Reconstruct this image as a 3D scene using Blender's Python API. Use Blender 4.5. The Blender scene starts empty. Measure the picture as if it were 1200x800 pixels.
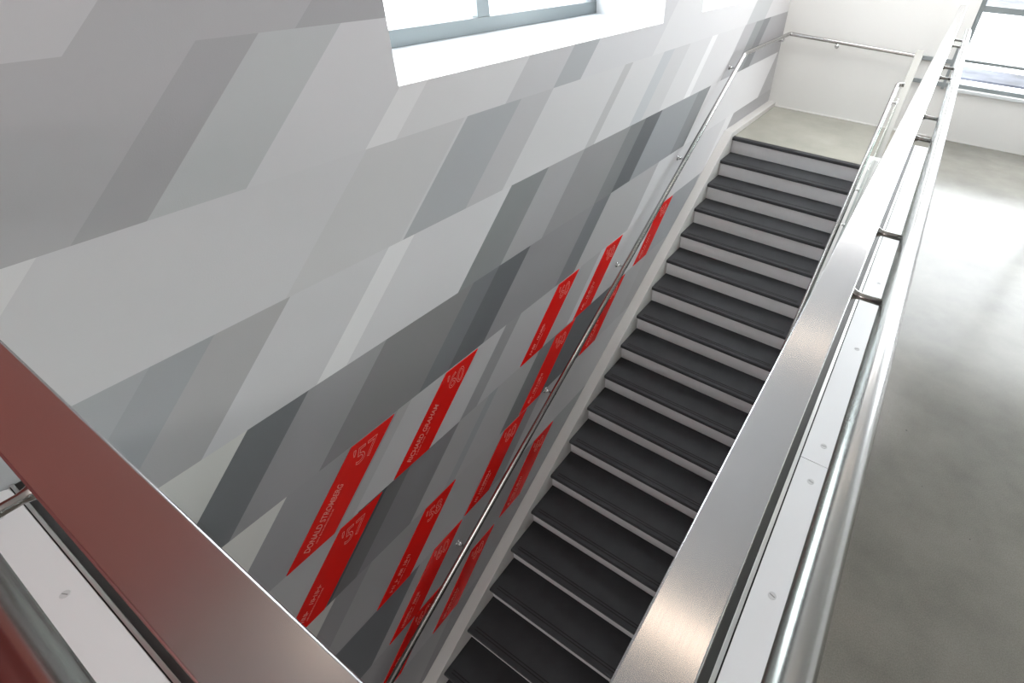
import bpy, bmesh, math, random
from mathutils import Vector, Matrix

# ------------------------------------------------------------------ camera
sc = bpy.context.scene
COL = sc.collection
cam_data = bpy.data.cameras.new('camera')
cam = bpy.data.objects.new('camera', cam_data)
COL.objects.link(cam)
R_ = Vector((0.8544704841656084, 0.5169468068079976, 0.051441137436934084))
U_ = Vector((-0.34160874638859773, 0.48451348658107896, 0.8053261114057196))
F_ = Vector((-0.3913868368770231, 0.7057001347966865, -0.5905960240869702))
M = Matrix.Identity(4)
for i in range(3):
    M[i][0] = R_[i]; M[i][1] = U_[i]; M[i][2] = -F_[i]
CAM = Vector((1.6897945808, -5.5041969696, 1.8262233058))
M.translation = CAM
cam.matrix_world = M
cam_data.sensor_width = 36.0
cam_data.lens = 18.24757
cam_data.shift_x = -0.09754
cam_data.shift_y = -0.03940
cam_data.clip_start = 0.02
cam_data.clip_end = 300
sc.camera = cam

# ------------------------------------------------------------------ sky
world = bpy.data.worlds.new('world'); sc.world = world
world.use_nodes = True
nt = world.node_tree
bg = nt.nodes['Background']
bg.inputs['Color'].default_value = (0.97, 0.98, 1.0, 1)
bg.inputs['Strength'].default_value = 15.0

# ------------------------------------------------------------------ exposure
sc.view_settings.view_transform = 'Standard'
sc.view_settings.look = 'None'
sc.view_settings.gamma = 1.0
sc.view_settings.exposure = -0.70
sc.view_settings.use_curve_mapping = False


# ------------------------------------------------------------------ added fill lights (unseen, no fixtures)
def area(name, loc, size, power, col=(1, 1, 1), rot=(0, 0, 0), sy=None):
    l = bpy.data.lights.new(name, 'AREA'); l.energy = power; l.color = col
    l.shape = 'RECTANGLE' if sy else 'SQUARE'; l.size = size
    if sy: l.size_y = sy
    o = bpy.data.objects.new(name, l); o.location = loc; o.rotation_euler = rot
    COL.objects.link(o); return o


HP = math.pi / 2
area('near_fill_light', (1.6, -9.3, 2.45), 3.0, 190, (1, 0.96, 0.92), (HP, 0, 0), sy=1.3)  # unseen fill added behind the camera to lift the risers
area('lower_fill_light', (0.75, -9.3, -2.3), 1.4, 84, (1, 0.96, 0.93), (HP, 0, 0), sy=2.2)  # fill added low in the stairwell for risers and lower wall
area('landing_fill_light', (1.4, 0.5, 3.25), 2.4, 120, (1, 0.98, 0.96), sy=1.6)  # fill added to brighten the landing and far wall, not a fixture

# ------------------------------------------------------------------ helpers
def srgb(v):
    v /= 255.0
    return v / 12.92 if v <= 0.04045 else ((v + 0.055) / 1.055) ** 2.4

def rgb(r, g=None, b=None):
    if g is None: g = b = r
    return (srgb(r), srgb(g), srgb(b), 1)

def mat(name, col, rough=0.6, metal=0.0, bump=None, noise=None, spec=0.5, coat=0.0, aniso=0.0):
    """bump=(scale, strength[, stretch vec]); noise=(scale, amount)"""
    m = bpy.data.materials.new(name); m.use_nodes = True
    n = m.node_tree; b = n.nodes['Principled BSDF']
    b.inputs['Base Color'].default_value = col
    b.inputs['Roughness'].default_value = rough
    b.inputs['Metallic'].default_value = metal
    b.inputs['Specular IOR Level'].default_value = spec
    if coat: b.inputs['Coat Weight'].default_value = coat
    tc = n.nodes.new('ShaderNodeTexCoord')
    if noise:
        t = n.nodes.new('ShaderNodeTexNoise'); t.inputs['Scale'].default_value = noise[0]
        t.inputs['Detail'].default_value = 6
        n.links.new(tc.outputs['Object'], t.inputs['Vector'])
        r = n.nodes.new('ShaderNodeMapRange')
        r.inputs['From Min'].default_value = 0.3; r.inputs['From Max'].default_value = 0.7
        r.inputs['To Min'].default_value = 1 - noise[1]; r.inputs['To Max'].default_value = 1 + noise[1]
        n.links.new(t.outputs['Fac'], r.inputs['Value'])
        mx = n.nodes.new('ShaderNodeVectorMath'); mx.operation = 'SCALE'
        mx.inputs[0].default_value = col[:3]
        n.links.new(r.outputs['Result'], mx.inputs['Scale'])
        n.links.new(mx.outputs['Vector'], b.inputs['Base Color'])
    if bump:
        t = n.nodes.new('ShaderNodeTexNoise'); t.inputs['Scale'].default_value = bump[0]
        t.inputs['Detail'].default_value = 3
        if len(bump) > 2:
            mp = n.nodes.new('ShaderNodeMapping'); mp.inputs['Scale'].default_value = bump[2]
            n.links.new(tc.outputs['Object'], mp.inputs['Vector']); n.links.new(mp.outputs['Vector'], t.inputs['Vector'])
        else:
            n.links.new(tc.outputs['Object'], t.inputs['Vector'])
        bp = n.nodes.new('ShaderNodeBump'); bp.inputs['Strength'].default_value = bump[1]
        bp.inputs['Distance'].default_value = 0.002
        n.links.new(t.outputs['Fac'], bp.inputs['Height']); n.links.new(bp.outputs['Normal'], b.inputs['Normal'])
    return m

def brushed(name, col, rough, scale_vec):
    """steel with fine parallel brushing: roughness and relief vary across the strokes"""
    m = bpy.data.materials.new(name); m.use_nodes = True
    n = m.node_tree; b = n.nodes['Principled BSDF']
    b.inputs['Base Color'].default_value = col; b.inputs['Metallic'].default_value = 1.0
    tc = n.nodes.new('ShaderNodeTexCoord'); mp = n.nodes.new('ShaderNodeMapping')
    mp.inputs['Scale'].default_value = scale_vec
    n.links.new(tc.outputs['Object'], mp.inputs['Vector'])
    t = n.nodes.new('ShaderNodeTexNoise'); t.inputs['Scale'].default_value = 1.0; t.inputs['Detail'].default_value = 4
    n.links.new(mp.outputs['Vector'], t.inputs['Vector'])
    r = n.nodes.new('ShaderNodeMapRange'); r.inputs['To Min'].default_value = rough - 0.03; r.inputs['To Max'].default_value = rough + 0.04
    n.links.new(t.outputs['Fac'], r.inputs['Value']); n.links.new(r.outputs['Result'], b.inputs['Roughness'])
    bp = n.nodes.new('ShaderNodeBump'); bp.inputs['Strength'].default_value = 0.0015; bp.inputs['Distance'].default_value = 0.0003
    n.links.new(t.outputs['Fac'], bp.inputs['Height']); n.links.new(bp.outputs['Normal'], b.inputs['Normal'])
    return m

def glass_mat(name, tint, refl=0.08):
    m = bpy.data.materials.new(name); m.use_nodes = True
    n = m.node_tree; n.nodes.clear()
    out = n.nodes.new('ShaderNodeOutputMaterial')
    tr = n.nodes.new('ShaderNodeBsdfTransparent'); tr.inputs['Color'].default_value = tint
    gl = n.nodes.new('ShaderNodeBsdfGlossy'); gl.inputs['Roughness'].default_value = 0.02
    fr = n.nodes.new('ShaderNodeFresnel'); fr.inputs['IOR'].default_value = 1.45
    mx = n.nodes.new('ShaderNodeMixShader')
    ge_ = n.nodes.new('ShaderNodeNewGeometry'); inv = n.nodes.new('ShaderNodeMath'); inv.operation = 'SUBTRACT'; inv.inputs[0].default_value = 1.0
    n.links.new(ge_.outputs['Backfacing'], inv.inputs[1]); mu = n.nodes.new('ShaderNodeMath'); mu.operation = 'MULTIPLY'
    n.links.new(inv.outputs[0], mu.inputs[0]); n.links.new(fr.outputs['Fac'], mu.inputs[1])
    n.links.new(mu.outputs[0], mx.inputs['Fac']); n.links.new(tr.outputs[0], mx.inputs[1]); n.links.new(gl.outputs[0], mx.inputs[2])
    n.links.new(mx.outputs[0], out.inputs['Surface'])
    return m

def link(name, bm, m, parent=None, smooth=False, bevel=0, seg=2):
    me = bpy.data.meshes.new(name)
    bmesh.ops.recalc_face_normals(bm, faces=bm.faces[:])
    bm.to_mesh(me); bm.free()
    if smooth:
        for p in me.polygons: p.use_smooth = True
    o = bpy.data.objects.new(name, me); COL.objects.link(o)
    if m: me.materials.append(m)
    if parent: o.parent = parent
    if bevel:
        md = o.modifiers.new('bevel', 'BEVEL'); md.width = bevel; md.segments = seg; md.limit_method = 'ANGLE'
        for p in me.polygons: p.use_smooth = True
        o.modifiers.new('wn', 'WEIGHTED_NORMAL')
    return o

def box(bm, x0, x1, y0, y1, z0, z1):
    v = [bm.verts.new((x, y, z)) for x in (x0, x1) for y in (y0, y1) for z in (z0, z1)]
    for f in ((0, 1, 3, 2), (4, 6, 7, 5), (0, 4, 5, 1), (2, 3, 7, 6), (0, 2, 6, 4), (1, 5, 7, 3)):
        bm.faces.new([v[i] for i in f])

def boxo(name, b, m, parent=None, bevel=0):
    bm = bmesh.new(); box(bm, *b); return link(name, bm, m, parent, bevel=bevel)

def prism(bm, pts, axis, a0, a1):
    """pts: 2-D outline in the plane across 'axis'; extruded a0..a1"""
    def mk(p, a):
        if axis == 'x': return (a, p[0], p[1])
        if axis == 'y': return (p[0], a, p[1])
        return (p[0], p[1], a)
    A = [bm.verts.new(mk(p, a0)) for p in pts]; B = [bm.verts.new(mk(p, a1)) for p in pts]
    bm.faces.new(A); bm.faces.new(B[::-1])
    k = len(pts)
    for i in range(k): bm.faces.new((A[i], A[(i + 1) % k], B[(i + 1) % k], B[i]))

def tube(bm, path, r, n=20, caps=True):
    """one continuous tube along a polyline (mitred)"""
    path = [Vector(p) for p in path]; rings = []
    up = Vector((0.123, 0.234, 0.97)).normalized(); prev = None
    for i, p in enumerate(path):
        if i == 0: t = (path[1] - p).normalized(); k = 1
        elif i == len(path) - 1: t = (p - path[i - 1]).normalized(); k = 1
        else:
            a = (p - path[i - 1]).normalized(); b = (path[i + 1] - p).normalized()
            t = (a + b).normalized(); k = 1
        u = (prev if prev is not None else up); u = (u - t * u.dot(t)).normalized(); w = t.cross(u); prev = u
        rings.append([bm.verts.new(p + (u * math.cos(2 * math.pi * j / n) + w * math.sin(2 * math.pi * j / n)) * (r(i) if callable(r) else r)) for j in range(n)])
    for a, b in zip(rings, rings[1:]):
        for j in range(n): bm.faces.new((a[j], a[(j + 1) % n], b[(j + 1) % n], b[j]))
    if caps: bm.faces.new(rings[0]); bm.faces.new(rings[-1][::-1])

def fillet(pts, rad, n=6):
    """round the corners of a polyline"""
    pts = [Vector(p) for p in pts]; out = [pts[0]]
    for a, b, c in zip(pts, pts[1:], pts[2:]):
        d1 = (a - b).normalized(); d2 = (c - b).normalized()
        p1 = b + d1 * rad; p2 = b + d2 * rad
        for i in range(n + 1):
            t = i / n; out.append(p1 * (1 - t) ** 2 + b * 2 * t * (1 - t) + p2 * t * t)
    out.append(pts[-1]); return out

def sphere(bm, c, r, u=14, v=9, sc_=(1, 1, 1)):
    bmesh.ops.create_uvsphere(bm, u_segments=u, v_segments=v, radius=r, matrix=Matrix.Translation(c) @ Matrix.Diagonal((*sc_, 1)))

def empty(name, loc, label, cat, group=None):
    o = bpy.data.objects.new(name, None); o.location = loc; o.empty_display_size = 0.1
    COL.objects.link(o); o['label'] = label; o['category'] = cat
    if group: o['group'] = group
    bpy.context.view_layer.update()
    return o

def adopt(root):
    """children were built in world coordinates: keep them where they are"""
    bpy.context.view_layer.update()
    inv = root.matrix_world.inverted()
    for c in root.children: c.matrix_parent_inverse = inv

def tag(o, label, cat, group=None):
    o['label'] = label; o['category'] = cat
    if group: o['group'] = group
    return o

def struct(o):
    o['kind'] = 'structure'; return o

# ------------------------------------------------------------------ materials
WHITE = mat('white_wall_paint', rgb(226, 226, 224), 0.55, bump=(260, 0.12))
SILLM = mat('white_sill_paint', rgb(216, 220, 223), 0.45)
SKIRT = mat('grey_white_stringer_paint', rgb(202, 200, 198), 0.5, bump=(300, 0.1))
RISER = mat('light_grey_riser_paint', rgb(212, 211, 214), 0.5, noise=(6, 0.04))
TREAD = mat('charcoal_rubber_tread', rgb(60, 61, 64), 0.6, noise=(7, 0.10), bump=(500, 0.2), spec=0.25)
GROOVE = mat('black_grip_strip', rgb(14, 14, 15), 0.7)
RED = mat('red_wall', rgb(128, 42, 36), 0.6)
REDV = mat('red_vinyl_panel', rgb(224, 22, 15), 0.26, noise=(4, 0.05), spec=0.5)
INK = mat('pale_pink_lettering', rgb(232, 140, 128), 0.5)
FRAME = mat('grey_aluminium_window_frame', rgb(134, 142, 144), 0.45, metal=0.2)
PLATE = mat('satin_white_curb_plate', rgb(222, 222, 226), 0.38, noise=(3, 0.015))
BLACK = mat('black_gasket', rgb(14, 14, 14), 0.6)
CAPY = brushed('brushed_steel_cap', rgb(196, 196, 198), 0.17, (1400, 5, 1400))
CAPX = mat('brushed_steel_cap_near', rgb(190, 188, 190), 0.25, metal=1.0)
PIPE = mat('satin_steel_tube', rgb(170, 169, 168), 0.24, metal=1.0)
CHROME = mat('bright_steel', rgb(205, 205, 206), 0.12, metal=1.0)
GLASS = glass_mat('clear_guard_glass', (0.94, 0.975, 0.96, 1))
PANE = glass_mat('window_glass', (0.97, 0.985, 0.99, 1))
CEIL = mat('white_ceiling_paint', rgb(214, 214, 212), 0.8)

def concrete(name, base, dark):
    m = bpy.data.materials.new(name); m.use_nodes = True
    n = m.node_tree; b = n.nodes['Principled BSDF']
    tc = n.nodes.new('ShaderNodeTexCoord')
    t = n.nodes.new('ShaderNodeTexNoise'); t.inputs['Scale'].default_value = 1.3; t.inputs['Detail'].default_value = 9; t.inputs['Roughness'].default_value = 0.62
    n.links.new(tc.outputs['Object'], t.inputs['Vector'])
    cr = n.nodes.new('ShaderNodeValToRGB'); cr.color_ramp.elements[0].position = 0.32; cr.color_ramp.elements[0].color = dark
    cr.color_ramp.elements[1].position = 0.68; cr.color_ramp.elements[1].color = base
    n.links.new(t.outputs['Fac'], cr.inputs['Fac'])
    # fine sand speckle
    s = n.nodes.new('ShaderNodeTexNoise'); s.inputs['Scale'].default_value = 240; s.inputs['Detail'].default_value = 2
    n.links.new(tc.outputs['Object'], s.inputs['Vector'])
    sr = n.nodes.new('ShaderNodeMapRange'); sr.inputs['From Min'].default_value = 0.3; sr.inputs['From Max'].default_value = 0.7
    sr.inputs['To Min'].default_value = 0.86; sr.inputs['To Max'].default_value = 1.12
    n.links.new(s.outputs['Fac'], sr.inputs['Value'])
    mx = n.nodes.new('ShaderNodeVectorMath'); mx.operation = 'SCALE'
    n.links.new(cr.outputs['Color'], mx.inputs[0]); n.links.new(sr.outputs['Result'], mx.inputs['Scale'])
    n.links.new(mx.outputs['Vector'], b.inputs['Base Color'])
    r = n.nodes.new('ShaderNodeMapRange'); r.inputs['To Min'].default_value = 0.14; r.inputs['To Max'].default_value = 0.26
    n.links.new(t.outputs['Fac'], r.inputs['Value']); n.links.new(r.outputs['Result'], b.inputs['Roughness'])
    b.inputs['Specular IOR Level'].default_value = 0.36
    bp = n.nodes.new('ShaderNodeBump'); bp.inputs['Strength'].default_value = 0.05; bp.inputs['Distance'].default_value = 0.002
    n.links.new(s.outputs['Fac'], bp.inputs['Height']); n.links.new(bp.outputs['Normal'], b.inputs['Normal'])
    return m
CONC = concrete('polished_concrete', rgb(134, 132, 124), rgb(104, 103, 97))
CONCL = concrete('landing_concrete', rgb(164, 162, 152), rgb(146, 145, 136))

# ------------------------------------------------------------------ setting
XW = -0.10            # face of the mural wall
YB = 1.553            # face of the far wall
XR, YN, ZC, ZB = 6.4, -9.5, 3.3, -3.78
RISE, RUN = 0.171026, 0.279
K = RISE / RUN
CT = 1.49             # z to which the mural is drawn + rows above

bm = bmesh.new(); box(bm, 1.56, XR, YN, YB, -0.30, 0.0)
struct(link('floor', bm, CONC))
struct(boxo('floor_landing', (XW, 1.56, 0.047, YB, -0.30, 0.0), CONCL))
struct(boxo('floor_near', (XW, 1.56, YN, -5.53, -0.30, 0.0), CONC))
struct(boxo('floor_lower', (XW, 1.7, -9.5, 0.4, ZB - 0.1, ZB), CONC))
struct(boxo('ceiling', (XW - 0.7, XR, YN, YB, ZC, ZC + 0.1), CEIL))
bm = bmesh.new(); box(bm, XR, XR + 0.2, YN, YB + 0.2, -0.3, ZC)
struct(link('wall_right', bm, WHITE))
struct(boxo('wall_near', (XW, XR, YN - 0.2, YN, ZB, ZC), RED))
# stairwell side wall under the guard, and the wall below the landing
struct(boxo('wall_stairwell', (1.56, 1.62, YN, 0.0, ZB, -0.30), WHITE))
struct(boxo('wall_under_landing', (XW, 1.56, 0.35, 0.45, ZB, -0.30), WHITE))

# left wall with two deep window openings, thickness 0.62
WIN = [(-4.10, -1.79, 1.262, 2.95), (-1.10, 0.32, 1.275, 2.95)]
bm = bmesh.new()
x0, x1 = XW - 0.62, XW
box(bm, x0, x1, YN, YB + 0.2, ZB, 1.262)
box(bm, x0, x1, YN, YB + 0.2, 2.95, ZC)
box(bm, x0, x1, YN, WIN[0][0], 1.262, 2.95)
box(bm, x0, x1, WIN[0][1], WIN[1][0], 1.262, 2.95)
box(bm, x0, x1, WIN[1][0], WIN[1][1], 1.262, 1.275)
box(bm, x0, x1, WIN[1][1], YB + 0.2, 1.262, 2.95)
wall_left = struct(link('wall_left', bm, SILLM))

# far wall, opening for the wide window on the right
bm = bmesh.new()
WX0, WX1, WZ0, WZ1 = 1.80, 6.1, 0.545, 3.0
box(bm, XW, WX0, YB, YB + 0.2, ZB, ZC)
box(bm, WX1, XR, YB, YB + 0.2, -0.3, ZC)
box(bm, WX0, WX1, YB, YB + 0.2, -0.3, WZ0)
box(bm, WX0, WX1, YB, YB + 0.2, WZ1, ZC)
wall_back = struct(link('wall_back', bm, WHITE))

# ------------------------------------------------------------------ windows
def window(name, axis, plane, a0, a1, z0, z1, muls, bars, depth=0.06, t=0.05, bot=None):
    """axis 'x': window lies in a y-z plane at x=plane; axis 'y': in an x-z plane at y=plane"""
    def bx(bm, a, b, z, w, d0=0.0, d1=depth):
        if axis == 'x': box(bm, plane - d1, plane - d0, a, b, z, w)
        else: box(bm, a, b, plane + d0, plane + d1, z, w)
    bm = bmesh.new()
    bot = bot or t
    bx(bm, a0, a1, z0, z0 + bot); bx(bm, a0, a1, z1 - t, z1)
    bx(bm, a0, a0 + t, z0 + bot, z1 - t); bx(bm, a1 - t, a1, z0 + bot, z1 - t)
    f = link(name, bm, FRAME, bevel=0.003)
    struct(f)
    for mu, w in muls:
        bm = bmesh.new(); bx(bm, mu - w / 2, mu + w / 2, z0 + bot, z1 - t, 0.004, depth - 0.004); link('mullion', bm, FRAME, f, bevel=0.003)
    for ba, w in bars:
        bm = bmesh.new(); bx(bm, a0 + t, a1 - t, ba - w / 2, ba + w / 2, 0.006, depth - 0.006); link('transom', bm, FRAME, f, bevel=0.003)
    # panes between the members
    xs = [a0 + t] + [m_[0] for m_ in muls] + [a1 - t]; zs = [z0 + bot] + [b_[0] for b_ in bars] + [z1 - t]
    for i in range(len(xs) - 1):
        for j in range(len(zs) - 1):
            bm = bmesh.new(); bx(bm, xs[i], xs[i + 1], zs[j], zs[j + 1], depth * 0.45, depth * 0.55); link('pane', bm, PANE, f)
    return f
window('window_1', 'x', XW - 0.56, -4.10, -1.79, 1.262, 2.95, [(-2.985, 0.10)], [], t=0.07, bot=0.08)
window('window_2', 'x', XW - 0.56, -1.10, 0.32, 1.275, 2.95, [(-0.39, 0.09)], [], t=0.07, bot=0.08)
window('window_3', 'y', YB + 0.02, WX0, WX1, WZ0, WZ1, [(3.25, 0.06), (4.7, 0.06)], [(0.815, 0.028), (1.30, 0.06), (2.2, 0.06)], t=0.045, bot=0.04)
# white inner sill under the wide window
tag(struct(boxo('trim_1', (WX0, WX1, YB - 0.025, YB + 0.03, WZ0 - 0.035, WZ0 - 0.002), SILLM, bevel=0.004)), 'thin white sill', 'trim')
o = bpy.data.objects['trim_1']; del o['label']; del o['category']

# small dark pits and pale chips in the floor
rnd = random.Random(9)
bm = bmesh.new()
for i in range(26):
    x, y = rnd.uniform(1.95, 3.6), rnd.uniform(-5.0, 0.5); r = rnd.uniform(0.002, 0.0045)
    bmesh.ops.create_circle(bm, cap_ends=True, segments=7, radius=r, matrix=Matrix.Translation((x, y, 0.0006)))
o = link('floor_pits', bm, mat('dark_pit', rgb(58, 54, 48), 0.7), bpy.data.objects['floor']); o['kind'] = 'stuff'

# ------------------------------------------------------------------ mural: rows of slanting bands on the wall
COT = 1.09
ROWZ = [-2.92, -2.475, -2.03, -1.58, -1.135, -0.69, -0.25, 0.195, 0.635, 1.068, 1.50, 1.94, 2.38, 2.82, 3.26]
def px_to_wall(u, v):
    """a point of the wall face seen at a photo position (survey of the mural's joints)"""
    f = 608.25236
    d = R_ * ((u - 717.05) / f) - U_ * ((v - 352.72) / f) + F_
    t = (XW - CAM.x) / d.x; p = CAM + d * t
    return p.y, p.z
_m = {}
def grey(v, tint=0):
    key = (v, tint)
    if key not in _m:
        c = {0: (v, v - 1, v + 1), 1: (v - 2, v, v + 4), 2: (v, v - 1, v + 2), 3: (v - 2, v, v + 2), 4: (v + 2, v + 1, v - 2)}[tint]
        _m[key] = mat('mural_grey_%d_%d' % key, rgb(*c), 0.42, bump=(230, 0.16), spec=0.35)
    return _m[key]
# each row: (row index of its lower joint, [(grey, tint, upper point, lower point of the joint on its right), ...])
MURAL = [
 (10, [(196, 2, (115, 0), (70, 68)), (180, 2, (365, 0), (345, 34)), (170, 2, (500, 0), (480, 22)), (186, 1, None, None)]),
 (9, [(180, 2, (232, 50), (75, 291)), (170, 2, (310, 42), (157, 267)), (192, 3, (400, 30), (285, 222)), (210, 2, (467, 106), (440, 151)),
      (226, 0, (498, 100), (463, 164)), (214, 0, (620, 67), (593, 120)), (196, 2, (671, 60), (648, 101)), (176, 1, (697, 60), (680, 91)),
      (208, 2, (798, 0), (763, 63)), (218, 0, (888.7, 0), (874, 29)), (190, 3, (905, 0), (898, 20)), (208, 0, None, None)]),
 (8, [(220, 0, (42, 304), (0, 368)), (208, 2, (394, 240), (340, 340)), (203, 0, (491, 240), (469, 281)), (210, 0, (551, 134), (481, 260)),
      (176, 1, (605, 130), (546, 240)), (190, 2, (649, 104), (590, 218)), (210, 0, (733, 75), (686, 172)), (190, 0, (743, 72), (696, 167)),
      (212, 0, (776, 66), (738, 146)), (196, 1, (788, 60), (754, 138)), (204, 0, (805, 60), (772, 130)), (214, 0, (834, 44), (809, 99)),
      (234, 0, (842, 40), (816, 95)), (214, 0, (874, 29), (845, 92.5)), (178, 2, (887.5, 24), (873, 56)), (146, 3, (894, 24), (880, 60)),
      (128, 3, (903, 20), (891, 49)), (164, 2, None, None)]),
 (7, [(176, 1, (172, 435), (135, 500)), (168, 1, (252, 392), (190, 500)), (178, 0, (341, 347), (256, 500)), (208, 2, (457, 287), (376, 440)),
      (228, 0, (487, 274), (406, 425)), (212, 2, (590, 240), (536, 340)), (140, 3, (645, 195), (600, 279)), (168, 2, (683, 180), (635, 277)),
      (150, 0, (736, 155), (700, 230)), (132, 3, (757, 140), (720, 216)), (106, 1, (776, 130), (738, 210)), (156, 1, (817, 110), (787, 178)),
      (138, 3, (832, 102), (806, 160)), (222, 0, (911, 61), (895, 99)), (176, 0, None, None)]),
 (6, [(214, 4, (291, 503), (238, 598)), (122, 1, (363, 457), (286, 598)), (158, 2, (450, 403), (384, 532)), (136, 0, (556, 329), (502, 437)),
      (122, 1, (586, 310), (547, 388)), (104, 1, (623, 286), (572, 388)), (146, 2, (696, 238), (669, 298)), (124, 1, (715, 225), (684, 297)),
      (178, 0, (772, 189), (738, 264)), (208, 0, (795, 178), (765, 240)), (212, 0, (850, 140), (822, 203)), (226, 0, (859.6, 131), (852, 151)), (166, 0, None, None)]),
 (5, [(212, 4, (337, 581), (293, 663)), (156, 2, (462, 489), (395, 622)), (176, 0, (471, 490), (450, 532)), (190, 0, (595, 379), (537, 494)),
      (150, 0, (613, 364), (565, 460)), (180, 2, (682, 314), (633, 409)), (168, 0, (706, 292), (668, 370)), (196, 0, (729, 275), (691, 354)), (206, 0, (760, 246), (725, 318)),
      (206, 0, (787, 231), (756, 300)), (160, 1, (821, 203), (800, 245)), (190, 0, None, None)]),
 (4, [(176, 0, (415, 607), (357, 728)), (80, 1, (460, 562), (382, 710)), (110, 0, (487, 537), (443, 620)), (130, 2, (540, 494), (490, 590)),
      (168, 0, (578, 452), (527, 560)), (158, 1, (590, 441), (540, 545)), (172, 0, (636, 403), (596, 485)), (120, 3, (671, 378), (630, 466)), (110, 1, (722, 332), (688, 404)),
      (176, 0, (760, 300), (730, 350)), (170, 0, None, None)]),
 (3, [(190, 4, (392, 705), (370, 745)), (142, 0, (440, 650), (390, 750)), (156, 0, (532, 565), (480, 672)), (170, 0, (590, 503), (543, 605)),
      (150, 2, (640, 450), (600, 530)), (186, 0, (736, 362), (700, 425)), (190, 0, None, None)]),
 (2, [(110, 1, (478, 690), (440, 770)), (160, 0, (539, 611), (480, 720)), (168, 0, (590, 550), (560, 620)), (150, 0, (645, 498), (604, 587)), (160, 3, None, None)]),
 (1, [(150, 0, (517, 690), (470, 790)), (170, 0, (576, 620), (530, 720)), (150, 0, None, None)]),
 (0, [(158, 0, (520, 740), (490, 799)), (140, 0, None, None)]),
]
Y0M, Y1M = -5.75, YB - 0.001
def clip(poly, fn):
    out = []
    for i in range(len(poly)):
        a, b = poly[i], poly[(i + 1) % len(poly)]; fa, fb = fn(a), fn(b)
        if fa >= 0: out.append(a)
        if (fa < 0) != (fb < 0):
            t = fa / (fa - fb); out.append((a[0] + t * (b[0] - a[0]), a[1] + t * (b[1] - a[1])))
    return out
FILM = 0.0012
def film(poly, m, x=XW, th=FILM, parent=None, name='mural_band'):
    poly = clip(poly, lambda p: p[0] - Y0M); poly = clip(poly, lambda p: Y1M - p[0]) if poly else poly
    if len(poly) < 3: return None
    bm = bmesh.new(); prism(bm, poly, 'x', x, x + th)
    return link(name, bm, m, parent)
def sub_windows(poly):
    """cut a band into the pieces left around the two window openings"""
    parts = [poly]
    for (a, b, z0, z1) in WIN:
        nxt = []
        for p in parts:
            below = clip(p, lambda q: z0 - q[1])
            if len(below) >= 3: nxt.append(below)
            up = clip(p, lambda q: q[1] - z0)
            if len(up) < 3: continue
            l = clip(up, lambda q: a - q[0])
            if len(l) >= 3: nxt.append(l)
            r = clip(up, lambda q: q[0] - b)
            if len(r) >= 3: nxt.append(r)
        parts = nxt
    return parts
def area2(p): return abs(sum(p[i][0] * p[(i + 1) % len(p)][1] - p[(i + 1) % len(p)][0] * p[i][1] for i in range(len(p)))) / 2
for row, segs in MURAL:
    za, zb = ROWZ[row], ROWZ[row + 1]; h = zb - za
    prev = Y0M - 1.0
    for g, tint, p, q in segs:
        if p is None: nx = Y1M + 1.0
        else:
            nx = 0.0
            for pt in (p, q):
                y, z = px_to_wall(*pt); nx += 0.5 * (y - (z - za) * COT)
            nx = max(nx, prev + 0.01)
        top = 0.0 if row < 14 else 0
        poly = [(prev, za), (nx, za), (nx + h * COT, zb), (prev + h * COT, zb)]
        for piece in sub_windows(poly):
            if area2(piece) > 1e-4: film(piece, grey(g, tint), parent=wall_left)
        prev = nx
# rows above the picture: same pattern going on, plainly
random.seed(4)
for row in (11, 12, 13):
    za, zb = ROWZ[row], min(ROWZ[row + 1], ZC - 0.001); h = zb - za; prev = Y0M - 1
    while prev < Y1M:
        nx = prev + random.uniform(0.3, 1.3)
        for piece in sub_windows([(prev, za), (nx, za), (nx + h * COT, zb), (prev + h * COT, zb)]):
            if area2(piece) > 1e-4: film(piece, grey(random.choice([170, 186, 196, 206, 216]), 0), parent=wall_left)
        prev = nx

# red paint field on the wall beside the viewer
bm = bmesh.new(); prism(bm, [(-9.4, 0.001), (-5.752, 0.001), (-5.752, ZC - 0.002), (-9.4, ZC - 0.002)], 'x', XW, XW + FILM); link('red_wall_field', bm, RED, wall_left)
bm = bmesh.new(); prism(bm, [(-5.75, 1.55), (-5.40, 1.55), (-5.0, ZC - 0.002), (-5.75, ZC - 0.002)], 'x', XW + FILM, XW + 2 * FILM); link('red_wall_field', bm, mat('faded_red_wall', rgb(176, 104, 94), 0.6), wall_left)

# ------------------------------------------------------------------ red name panels
def text_mesh(s, size, outline=False):
    c = bpy.data.curves.new('txt', 'FONT'); c.body = s; c.size = size; c.resolution_u = 3
    c.align_x = 'LEFT'
    if outline:
        c.fill_mode = 'NONE'; c.bevel_depth = 0.0016; c.bevel_resolution = 0
    else: c.offset = 0.0006
    o = bpy.data.objects.new('txt', c); COL.objects.link(o)
    bpy.context.view_layer.update()
    me = bpy.data.meshes.new_from_object(o.evaluated_get(bpy.context.evaluated_depsgraph_get()))
    bpy.data.objects.remove(o); return me
SL = Vector((0, COT, 1)).normalized()          # along the slant of a panel
def place_text(me, origin, ex, ey, name, parent, m, th=0.0008):
    """map text plane (x,y) to wall directions ex, ey"""
    x = XW + 0.0066
    for v in me.vertices:
        p = Vector((x, origin[0], origin[1])) + ex * v.co.x + ey * v.co.y
        v.co = (p.x + (v.co.z * 0.5 if v.co.z else 0), p.y, p.z)
    me.materials.clear(); me.materials.append(m)
    o = bpy.data.objects.new(name, me); COL.objects.link(o); o.parent = parent
    return o
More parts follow.
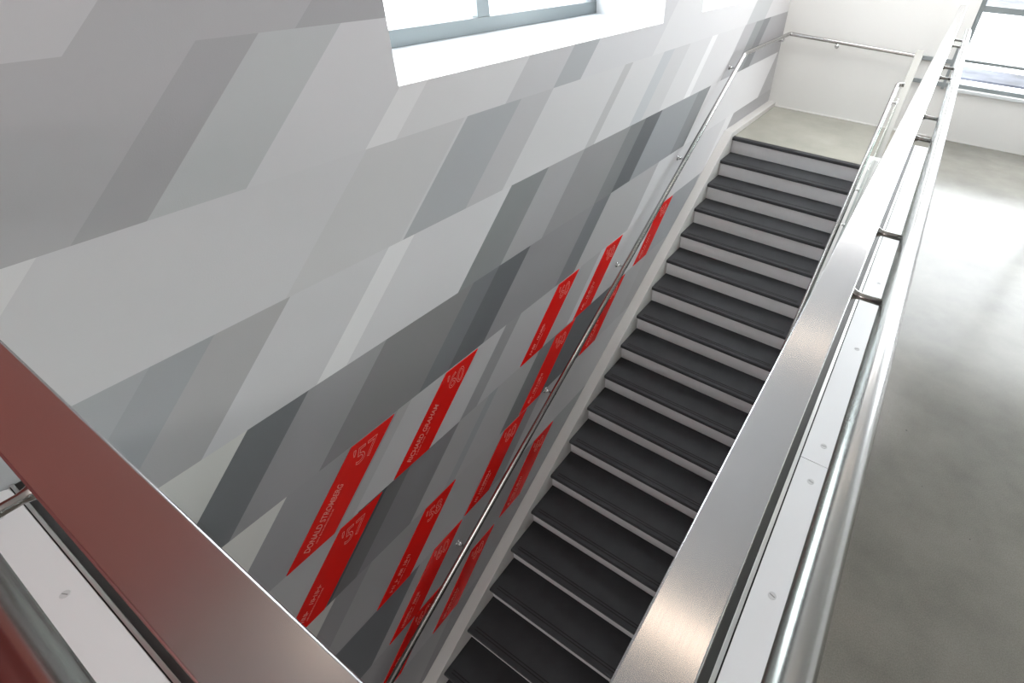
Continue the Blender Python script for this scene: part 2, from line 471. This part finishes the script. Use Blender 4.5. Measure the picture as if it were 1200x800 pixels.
def word_blocks(n, size, seed):
    """letters too small to read: short strokes in a row"""
    rnd = random.Random(seed); bm = bmesh.new(); x = 0
    for i in range(n):
        if i and rnd.random() < 0.14: x += size * 0.5; continue
        w = size * 0.52; k = rnd.choice((0, 1, 2))
        t = size * 0.13
        def r(a, b, c, d):
            v = [bm.verts.new((x + a, c, 0)), bm.verts.new((x + b, c, 0)), bm.verts.new((x + b, d, 0)), bm.verts.new((x + a, d, 0))]; bm.faces.new(v)
        r(0, t, 0, size * 0.72)
        if k != 0: r(w - t, w, 0, size * 0.72)
        if k != 1: r(t, w, size * 0.3, size * 0.3 + t)
        if k == 2: r(t, w - t, size * 0.72 - t, size * 0.72)
        x += w + size * 0.14
    me = bpy.data.meshes.new('lettering'); bm.to_mesh(me); bm.free(); return me
PANELS = [  # row, y of lower left corner, year, name (None: unreadable), label
 (5, -5.21, "'57", 'DONALD STROMBERG', "large red slanted '57 panel with a long two-word name, leftmost of the red panels", ),
 (4, -5.40, "'57", None, "red slanted '57 panel cut off by the near steel cap, below the leftmost red panel"),
 (5, -4.60, "'60", 'RICHARD GRAHAM', "red slanted '60 panel with a clearly readable name, second from the left in its row"),
 (5, -3.53, "'60", None, "red slanted panel in the upper row, third from the left, touching no other panel"),
 (5, -2.89, "'60", None, "red slanted upper-row panel just left of the handrail, lower tip touching a panel below"),
 (5, -1.94, "'60", None, "red slanted panel furthest up the stairs, just under the handrail by the upper steps"),
 (4, -3.58, "'60", None, "red slanted panel left of the handrail, joined tip to tip with panels above and below"),
 (4, -2.80, "'60", None, "thin red slanted panel right of the handrail, second from the top on that side"),
 (3, -4.94, "'58", None, "red slanted panel low on the wall, beside the near steel cap, touching no other panel"),
 (3, -4.21, "'60", None, "red slanted panel hugging the handrail's left side, lowest of the three joined tip to tip"),
 (2, -3.90, "'60", None, "red slanted panel between handrail and white stringer, third from the top on that side"),
 (2, -4.96, "'60", None, "dark red slanted panel low on the wall, its lower end beside the handrail-crossed panel"),
 (1, -4.68, "'60", None, "red slanted panel low on the wall right of the handrail, lowest on that side"),
 (1, -5.22, "'60", None, "red slanted panel at the very bottom, crossed by the wall handrail"),
]
EXH = Vector((0, 1, 0)); EYS = Vector((0, COT * 0.8, 0.8)) * 0.72
for i, (row, y0, yr, nm, lab) in enumerate(PANELS):
    za, zb = ROWZ[row] + 0.004, ROWZ[row + 1] - 0.006; h = zb - za; w = 0.252
    bm = bmesh.new()
    prism(bm, [(y0 + 0.004 * COT, za), (y0 + w, za), (y0 + w + h * COT, zb), (y0 + h * COT, zb)], 'x', XW + FILM, XW + 0.006)
    root = link('name_panel', bm, REDV, bevel=0.001)
    tag(root, lab, 'panel', 'red name panels on the mural wall')
    # year: outlined figures, leaning a little, near the panel's top
    me = text_mesh(yr, 0.125, True)
    cx = (min(v.co.x for v in me.vertices) + max(v.co.x for v in me.vertices)) / 2
    cy = (min(v.co.y for v in me.vertices) + max(v.co.y for v in me.vertices)) / 2
    ey = Vector((0, 0.42, 1.0)); c0 = Vector((0, y0 + 0.522, zb - 0.078)) - Vector((0, 1, 0)) * cx * 0.95 - ey * cy
    place_text(me, (c0.y, c0.z), EXH * 0.95, ey, 'year_figures', root, INK)
    # name running up the slant
    ey = Vector((0, -SL.z, SL.y))
    base = Vector((0, y0 + 0.122, za + 0.024))
    if nm: me = text_mesh(nm, 0.045)
    else: me = word_blocks(12, 0.036, i)
    xs = max(v.co.x for v in me.vertices); k = (0.345 if nm else 0.24) / xs
    o_ = place_text(me, (base.y, base.z), SL * k, ey, 'name_lettering', root, INK)
    if not nm: o_['kind'] = 'stuff'
    me = word_blocks(22, 0.013, 50 + i); xs = max(v.co.x for v in me.vertices)
    b2 = base - ey * 0.021 + SL * 0.045
    place_text(me, (b2.y, b2.z), SL * (0.17 / xs), ey, 'small_lettering', root, INK)['kind'] = 'stuff'

# ------------------------------------------------------------------ staircase
NSTEP = 22
XS0, XS1 = 0.0, 1.338
stairs = empty('staircase', (0.67, -3.0, ZB), 'straight staircase with black rubber treads and pale grey risers between white stringers', 'stairs')
# tread: nosing front, small rounded lip
def tread_mesh(depth):
    bm = bmesh.new()
    t = 0.034
    prof = [(0.006, 0), (0, -0.006), (0, -t + 0.004), (0.006, -t), (depth, -t), (depth, 0)]
    prism(bm, prof, 'x', XS0, XS1)
    bmesh.ops.recalc_face_normals(bm, faces=bm.faces[:])
    me = bpy.data.meshes.new('tread'); bm.to_mesh(me); bm.free(); me.materials.append(TREAD); return me
TM = tread_mesh(RUN + 0.028); TM0 = tread_mesh(0.062)
bm = bmesh.new(); prism(bm, [(0.026, -0.034), (0.026, -RISE), (0.045, -RISE), (0.045, -0.034)], 'x', XS0, XS1)
bmesh.ops.recalc_face_normals(bm, faces=bm.faces[:])
RM = bpy.data.meshes.new('riser'); bm.to_mesh(RM); bm.free(); RM.materials.append(RISER)
bm = bmesh.new(); prism(bm, [(0, 0), (0.008, 0), (0.008, 0.0012), (0, 0.0012)], 'x', XS0 + 0.045, XS1 - 0.045)
bmesh.ops.recalc_face_normals(bm, faces=bm.faces[:])
GM = bpy.data.meshes.new('grip_strip'); bm.to_mesh(GM); bm.free(); GM.materials.append(GROOVE)
for k in range(NSTEP):
    y, z = -k * RUN, -k * RISE
    tr = bpy.data.objects.new('tread', TM if k else TM0); tr.location = (0, y, z + (0.002 if k == 0 else 0)); COL.objects.link(tr); tr.parent = stairs
    rs = bpy.data.objects.new('riser', RM); rs.location = (0, y, z); COL.objects.link(rs); rs.parent = stairs
    for s in ((0.034, 0.054) if k else (0.03,)):
        g = bpy.data.objects.new('grip_strip', GM); COL.objects.link(g); g.parent = tr; g.location = (0, s, 0)
# stringers
def slope_z(y): return K * y
yb = -NSTEP * RUN - 0.4
bm = bmesh.new()
prism(bm, [(0.02, 0.060), (0.02, -0.42), (yb, slope_z(yb) - 0.4), (yb, slope_z(yb) + 0.062), (-0.045, slope_z(-0.045) + 0.072), (-0.02, 0.062)], 'x', XW + 0.003, XS0)
link('stringer', bm, SKIRT, stairs, bevel=0.004)
bm = bmesh.new()
prism(bm, [(0.02, 0.12), (0.02, -0.30), (yb, slope_z(yb) - 0.4), (yb, slope_z(yb) + 0.10), (-0.05, slope_z(-0.05) + 0.12)], 'x', XS1, 1.555)
link('stringer', bm, WHITE, stairs, bevel=0.004)
adopt(stairs)
bm = bmesh.new(); prism(bm, [(0.022, 0.0), (YB - 0.001, 0.0), (YB - 0.001, 0.050), (0.022, 0.060)], 'x', XW + 0.003, XS0)
struct(link('baseboard_left', bm, SKIRT, bevel=0.003))
# baseboard on the far wall
struct(boxo('baseboard_back', (0.0, 1.79, YB - 0.012, YB, 0.0, 0.012), WHITE))

# ------------------------------------------------------------------ wall handrail (left wall, turns onto far wall)
PR = 0.0205
hr = empty('wall_handrail', (0.0, -2.5, 0.0), 'long steel handrail along the mural wall, turning onto the far wall above the landing', 'handrail')
hz = lambda y: 0.217 + 0.6135 * (y + 1.142)
ybend = -0.108
path = fillet([(0.0, -6.3, hz(-6.3)), (0.0, ybend, 0.851), (0.0, 1.468, 0.851), (1.405, 1.468, 0.812), (1.43, 1.468, 0.812)], 0.03)
bm = bmesh.new(); tube(bm, path[:-1], PR, 20); link('rail', bm, PIPE, hr, smooth=True)
def wall_bracket(px, py, pz, nx, ny, parent):
    """round rose on the wall, short arm, post up to the rail"""
    bm = bmesh.new()
    d = 0.1 - FILM if nx else YB - 1.468
    wx, wy = px - nx * d, py - ny * d
    zz = pz - 0.055
    tube(bm, [(wx, wy, zz), (wx + nx * 0.008, wy + ny * 0.008, zz)], 0.024, 18)
    tube(bm, fillet([(wx + nx * 0.006, wy + ny * 0.006, zz), (px, py, zz), (px, py, pz - 0.012)], 0.018), 0.008, 12)
    sphere(bm, (wx + nx * 0.02, wy + ny * 0.02, zz), 0.015)
    link('bracket', bm, CHROME, parent, smooth=True)
for y in (-0.22, -1.22, -2.24, -3.26, -4.30, -5.4): wall_bracket(0.0, y, hz(y), 1, 0, hr)
wall_bracket(0.0, 1.25, 0.851, 1, 0, hr)
wall_bracket(0.55, 1.468, 0.836, 0, -1, hr)
adopt(hr)

# ------------------------------------------------------------------ stair handrail on the right side
h2 = empty('stair_handrail', (1.39, -2.0, 0.0), 'steel handrail on short stubs along the open right side of the stairs', 'handrail')
X2 = 1.385
h2z = lambda y: 0.74 + K * (y - 0.25)
bm = bmesh.new(); tube(bm, fillet([(X2, -6.0, h2z(-6.0)), (X2, 0.25, h2z(0.25)), (X2 + 0.055, 0.25, h2z(0.25))], 0.03), PR, 20)
link('rail', bm, PIPE, h2, smooth=True)
for y in (0.05, -0.83, -1.15, -2.1, -2.45, -3.5, -3.8, -4.8):
    bm = bmesh.new(); tube(bm, [(X2, y, h2z(y)), (X2 + 0.052, y, h2z(y))], 0.007, 12); tube(bm, [(X2 + 0.047, y, h2z(y)), (X2 + 0.054, y, h2z(y))], 0.02, 16)
    link('stub', bm, CHROME, h2, smooth=True)
adopt(h2)
# glass screen carrying that handrail, standing on the right stringer
gs = empty('stair_glass_screen', (1.445, -2.5, 0.0), 'clear glass screen rising with the stairs on the white right stringer', 'glass screen')
for a, b in ((-5.9, -4.55), (-4.54, -3.05), (-3.04, -1.55), (-1.54, -0.03)):
    bm = bmesh.new()
    lo = lambda y: slope_z(min(y, 0)) + 0.105
    prism(bm, [(a, lo(a)), (min(b, 0.0), lo(min(b, 0.0)))] + ([(b, lo(b))] if b > 0 else []) + [(b, slope_z(b) + 0.70), (a, slope_z(a) + 0.70)], 'x', 1.440, 1.452)
    link('glass_panel', bm, GLASS, gs)
bm = bmesh.new()
prism(bm, [(-5.9, slope_z(-5.9) + 0.12), (-0.05, slope_z(-0.05) + 0.12), (-0.05, slope_z(-0.05) + 0.135), (-5.9, slope_z(-5.9) + 0.135)], 'x', 1.405, 1.47)
link('glass_shoe', bm, mat('grey_shoe_metal', rgb(150, 150, 150), 0.4, metal=0.6), gs)
adopt(gs)

# sloping flat bar and small steel frame by the far wall
FB = mat('grey_steel_bar', rgb(150, 150, 146), 0.45, metal=0.3)
bm = bmesh.new(); prism(bm, [(0.0, 0.10), (0.05, 0.09), (1.05, 0.86), (1.05, 0.93), (1.0, 0.93)], 'x', 1.405, 1.475)
tag(link('brace_bar', bm, FB, bevel=0.002), 'pale grey flat steel bar sloping up from the top step to the far handrail end', 'bar')
fr = empty('steel_wall_frame', (1.6, YB, 0.55), 'small dark grey steel rail frame on the white far wall behind the steel guard cap', 'frame')
DK = mat('dark_grey_steel', rgb(140, 146, 148), 0.45, metal=0.2)
link_ = lambda n_, b: boxo(n_, b, DK, fr, bevel=0.003)
link_('top_bar', (1.43, 1.775, YB - 0.03, YB, 0.775, 0.815))
link_('bottom_bar', (1.43, 1.80, YB - 0.03, YB, 0.545, 0.585))
link_('post', (1.745, 1.775, YB - 0.032, YB, 0.52, 0.94))
adopt(fr)

# ------------------------------------------------------------------ guard curb (low wall the glass stands in)
ZP = 0.50
CY1 = -0.705
cb = empty('guard_curb', (1.7, -3.2, 0.0), 'low white curb around the stairwell carrying the glass guard, topped with screwed white plates', 'curb')
bm = bmesh.new(); box(bm, 1.56, 1.838, -5.72, CY1, 0.0, ZP - 0.008)
link('curb_body', bm, WHITE, cb)
bm = bmesh.new(); box(bm, XW + 0.002, 1.56, -5.72, -5.45, 0.0, ZP - 0.008)
link('curb_body', bm, WHITE, cb)
# right-hand plates with open joints
ys = [-5.60, -4.281, -1.293, CY1]
for a, b in zip(ys, ys[1:]):
    bm = bmesh.new(); box(bm, 1.7255, 1.838, a + 0.001, b - 0.001, ZP - 0.008, ZP)
    link('cover_plate', bm, PLATE, cb, bevel=0.0012)
# near plate: left end with rounded corner
def near_plate(xa, xb, rounded):
    ya, ybk = -5.72, -5.6015
    pts = [(xb, ya), (xb, ybk)]
    r = 0.018
    if rounded:
        pts += [(xa + r, ybk)] + [(xa + r - r * math.sin(t * math.pi / 10), ybk - r + r * math.cos(t * math.pi / 10)) for t in range(1, 6)] + [(xa, ya)]
    else: pts += [(xa, ybk), (xa, ya)]
    bm = bmesh.new(); prism(bm, pts, 'z', ZP - 0.008, ZP); link('cover_plate', bm, PLATE, cb, bevel=0.0012)
near_plate(-0.094, 1.24, True); near_plate(1.242, 1.7235, False)
bm = bmesh.new(); box(bm, 1.7255, 1.838, -5.72, -5.602, ZP - 0.008, ZP); link('cover_plate', bm, PLATE, cb, bevel=0.0012)
# base shoes: dark gasket beside a thin bright edge
SHOE = mat('bright_shoe_edge', rgb(205, 205, 205), 0.3, metal=0.9)
DG = mat('dark_gasket_channel', rgb(46, 46, 46), 0.35)
boxo('shoe_edge', (1.7105, 1.7215, -5.585, CY1, ZP - 0.02, ZP + 0.001), SHOE, cb, bevel=0.001)
boxo('shoe_edge', (XW + 0.004, 1.7105, -5.5985, -5.5905, ZP - 0.02, ZP + 0.001), SHOE, cb, bevel=0.001)
boxo('shoe_channel', (1.655, 1.7105, -5.585, CY1, ZP - 0.03, ZP - 0.004), DG, cb)
boxo('shoe_channel', (XW + 0.004, 1.655, -5.5905, -5.52, ZP - 0.03, ZP - 0.004), DG, cb)
boxo('joint_gasket', (1.7215, 1.7255, -5.6, CY1, ZP - 0.02, ZP - 0.006), BLACK, cb)
boxo('joint_gasket', (XW + 0.004, 1.7215, -5.6015, -5.5985, ZP - 0.02, ZP - 0.006), BLACK, cb)
# slotted screws
bm = bmesh.new()
tube(bm, [(0, 0, 0), (0, 0, 0.0012)], lambda i: (0.0105, 0.0095)[i], 24)
me_s = bpy.data.meshes.new('screw'); bmesh.ops.recalc_face_normals(bm, faces=bm.faces[:]); bm.to_mesh(me_s); bm.free()
me_s.materials.append(mat('screw_paint', rgb(196, 196, 200), 0.35))
bm = bmesh.new(); box(bm, -0.0072, 0.0072, -0.0011, 0.0011, 0.0010, 0.0014)
me_l = bpy.data.meshes.new('slot'); bmesh.ops.recalc_face_normals(bm, faces=bm.faces[:]); bm.to_mesh(me_l); bm.free(); me_l.materials.append(mat('slot_shadow_grey', rgb(120, 120, 122), 0.6))
SP = [(1.775, -4.745), (1.775, -4.358), (1.778, -4.20), (1.780, -3.63), (1.780, -3.062), (1.78, -2.5), (1.78, -1.95), (1.78, -1.38), (1.78, -1.2), (1.78, -0.79), (1.775, -5.3)]
SP += [(0.364, -5.640), (0.0, -5.645), (0.80, -5.640), (1.16, -5.64)]
rnd = random.Random(2)
for x, y in SP:
    s = bpy.data.objects.new('screw', me_s); s.location = (x, y, ZP - 0.0002); s.rotation_euler[2] = rnd.uniform(0, 3); COL.objects.link(s); s.parent = cb
    l = bpy.data.objects.new('slot', me_l); COL.objects.link(l); l.parent = s
adopt(cb)

# ------------------------------------------------------------------ glass guard with flat steel cap
ZCAP = 1.42
hc = ZCAP - CAM.z
CX0, CX1 = 1.6397, 1.6897            # right run: inner and outer edge of the cap
CYI, CYO = -5.4692, -5.5264          # near run
CEND = 0.10
gd = empty('glass_guard', (1.66, -3.0, ZP), 'frameless glass guard on the white curb with a wide flat brushed steel cap', 'guard')
TH = 0.032
def cap_piece(outline, m):
    bm = bmesh.new(); prism(bm, outline, 'z', ZCAP - TH, ZCAP)
    return link('cap_rail', bm, m, gd, bevel=0.0025, seg=3)
cap_piece([(CX0, CYI), (CX1, CYO), (CX1, CEND), (CX0, CEND)], CAPY)
cap_piece([(XW + 0.002, CYI), (XW + 0.002, CYO), (CX1 - 0.0006, CYO), (CX0 - 0.0006, CYI)], CAPX)
ge = [-5.46, -4.95, -3.86, -2.77, -1.68, CY1 - 0.002]
for a, b in zip(ge, ge[1:]):
    boxo('glass_panel', (1.672, 1.684, a + 0.004, b - 0.004, ZP - 0.01, ZCAP - 0.012), GLASS, gd)
boxo('glass_panel', (1.672, 1.684, CY1 + 0.004, CEND - 0.01, 0.02, ZCAP - 0.012), GLASS, gd)
for a, b in ((XW + 0.004, 0.55), (0.558, 1.66)):
    boxo('glass_panel', (a, b, -5.522, -5.510, ZP - 0.01, ZCAP - 0.012), GLASS, gd)
adopt(gd)

# tube handrail on brackets outside the guard
th = empty('guard_handrail', (1.757, -3.0, ZP), 'thick round steel tube handrail held outside the glass guard beside the flat cap', 'handrail')
ZPIPE = 1.30; PX = 1.7578; PY = -5.595
bm = bmesh.new()
tube(bm, fillet([(XW + 0.002, PY, ZPIPE), (PX, PY, ZPIPE), (PX, -0.49, ZPIPE)], 0.05, 10), 0.0208, 40)
link('rail', bm, PIPE, th, smooth=True)
def guard_bracket(gx, gy, px, py):
    bm = bmesh.new()
    a = Vector((gx, gy, ZPIPE)); b = Vector((px, py, ZPIPE)); d = (b - a).normalized(); L = (b - a).length
    pts = [a + d * t for t in (0, 0.002, 0.006, 0.012, 0.02, L)]
    rr = [0.0155, 0.0155, 0.012, 0.0085, 0.0068, 0.0068]
    tube(bm, pts, lambda i: rr[i], 16)
    link('bracket', bm, PIPE, th, smooth=True)
for y in (-4.601, -4.312, -3.52, -3.22, -2.416, -2.121, -1.316, -1.02): guard_bracket(1.684, y, PX - 0.015, y)
for x in (-0.05, 1.01): guard_bracket(x, -5.522, x, PY + 0.015)
adopt(th)

# ------------------------------------------------------------------ ceiling lamps (out of frame, seen mirrored in the steel)
LAMPS = [(0.45, -5.2), (4.2, -2.4), (4.2, -5.6)]
LW = ['over the near guard corner by the mural wall', 'over the open floor near the wide window', 'over the open floor farthest from the windows']
LAMPM = bpy.data.materials.new('warm_lamp_lens'); LAMPM.use_nodes = True
e = LAMPM.node_tree.nodes['Principled BSDF']; e.inputs['Emission Color'].default_value = (1, 0.80, 0.6, 1); e.inputs['Emission Strength'].default_value = 8
for i, (x, y) in enumerate(LAMPS):
    t = empty('ceiling_downlight', (x, y, ZC), 'round warm ceiling downlight ' + LW[i], 'ceiling lamp', 'ceiling downlights')
    bm = bmesh.new(); tube(bm, [(x, y, ZC), (x, y, ZC - 0.02)], 0.11, 32); link('lamp_ring', bm, SILLM, t, smooth=False)
    bm = bmesh.new(); tube(bm, [(x, y, ZC - 0.018), (x, y, ZC - 0.024)], 0.09, 32); link('lamp_lens', bm, LAMPM, t)
    adopt(t)

for x0_, x1_, y, w in ((0.2, 2.9, -2.45, 'over the middle of the stairs'), (1.0, 2.6, -4.56, 'over the near end of the right guard')):
    t = empty('linear_ceiling_lamp', (x0_, y, ZC), 'slim linear warm ceiling lamp ' + w, 'ceiling lamp', 'linear ceiling lamps')
    bm = bmesh.new(); box(bm, x0_, x1_, y - 0.05, y + 0.05, ZC - 0.05, ZC - 0.002); link('lamp_body', bm, SILLM, t, bevel=0.004)
    bm = bmesh.new(); box(bm, x0_ + 0.02, x1_ - 0.02, y - 0.04, y + 0.04, ZC - 0.056, ZC - 0.05); link('lamp_lens', bm, LAMPM, t)
    adopt(t)

# ------------------------------------------------------------------ outside
SNOW = mat('pale_ground_outside', rgb(232, 234, 238), 0.9, noise=(0.6, 0.12))
ASPH = mat('grey_paving_outside', rgb(60, 63, 72), 0.9, noise=(1.2, 0.6))
struct(boxo('ground_outside', (-30, 40, YB + 0.3, 70, -0.6, -0.5), SNOW))
tag(boxo('pavement', (-6, 24, 8.3, 9.7, -0.5, -0.46), ASPH), 'blue-grey mottled strip of paving outside, seen low in the right window', 'pavement')
tag(boxo('pavement', (-20, 40, 27, 60, -0.5, -0.46), ASPH), 'far blue-grey paved area outside, seen at the right window top', 'pavement')
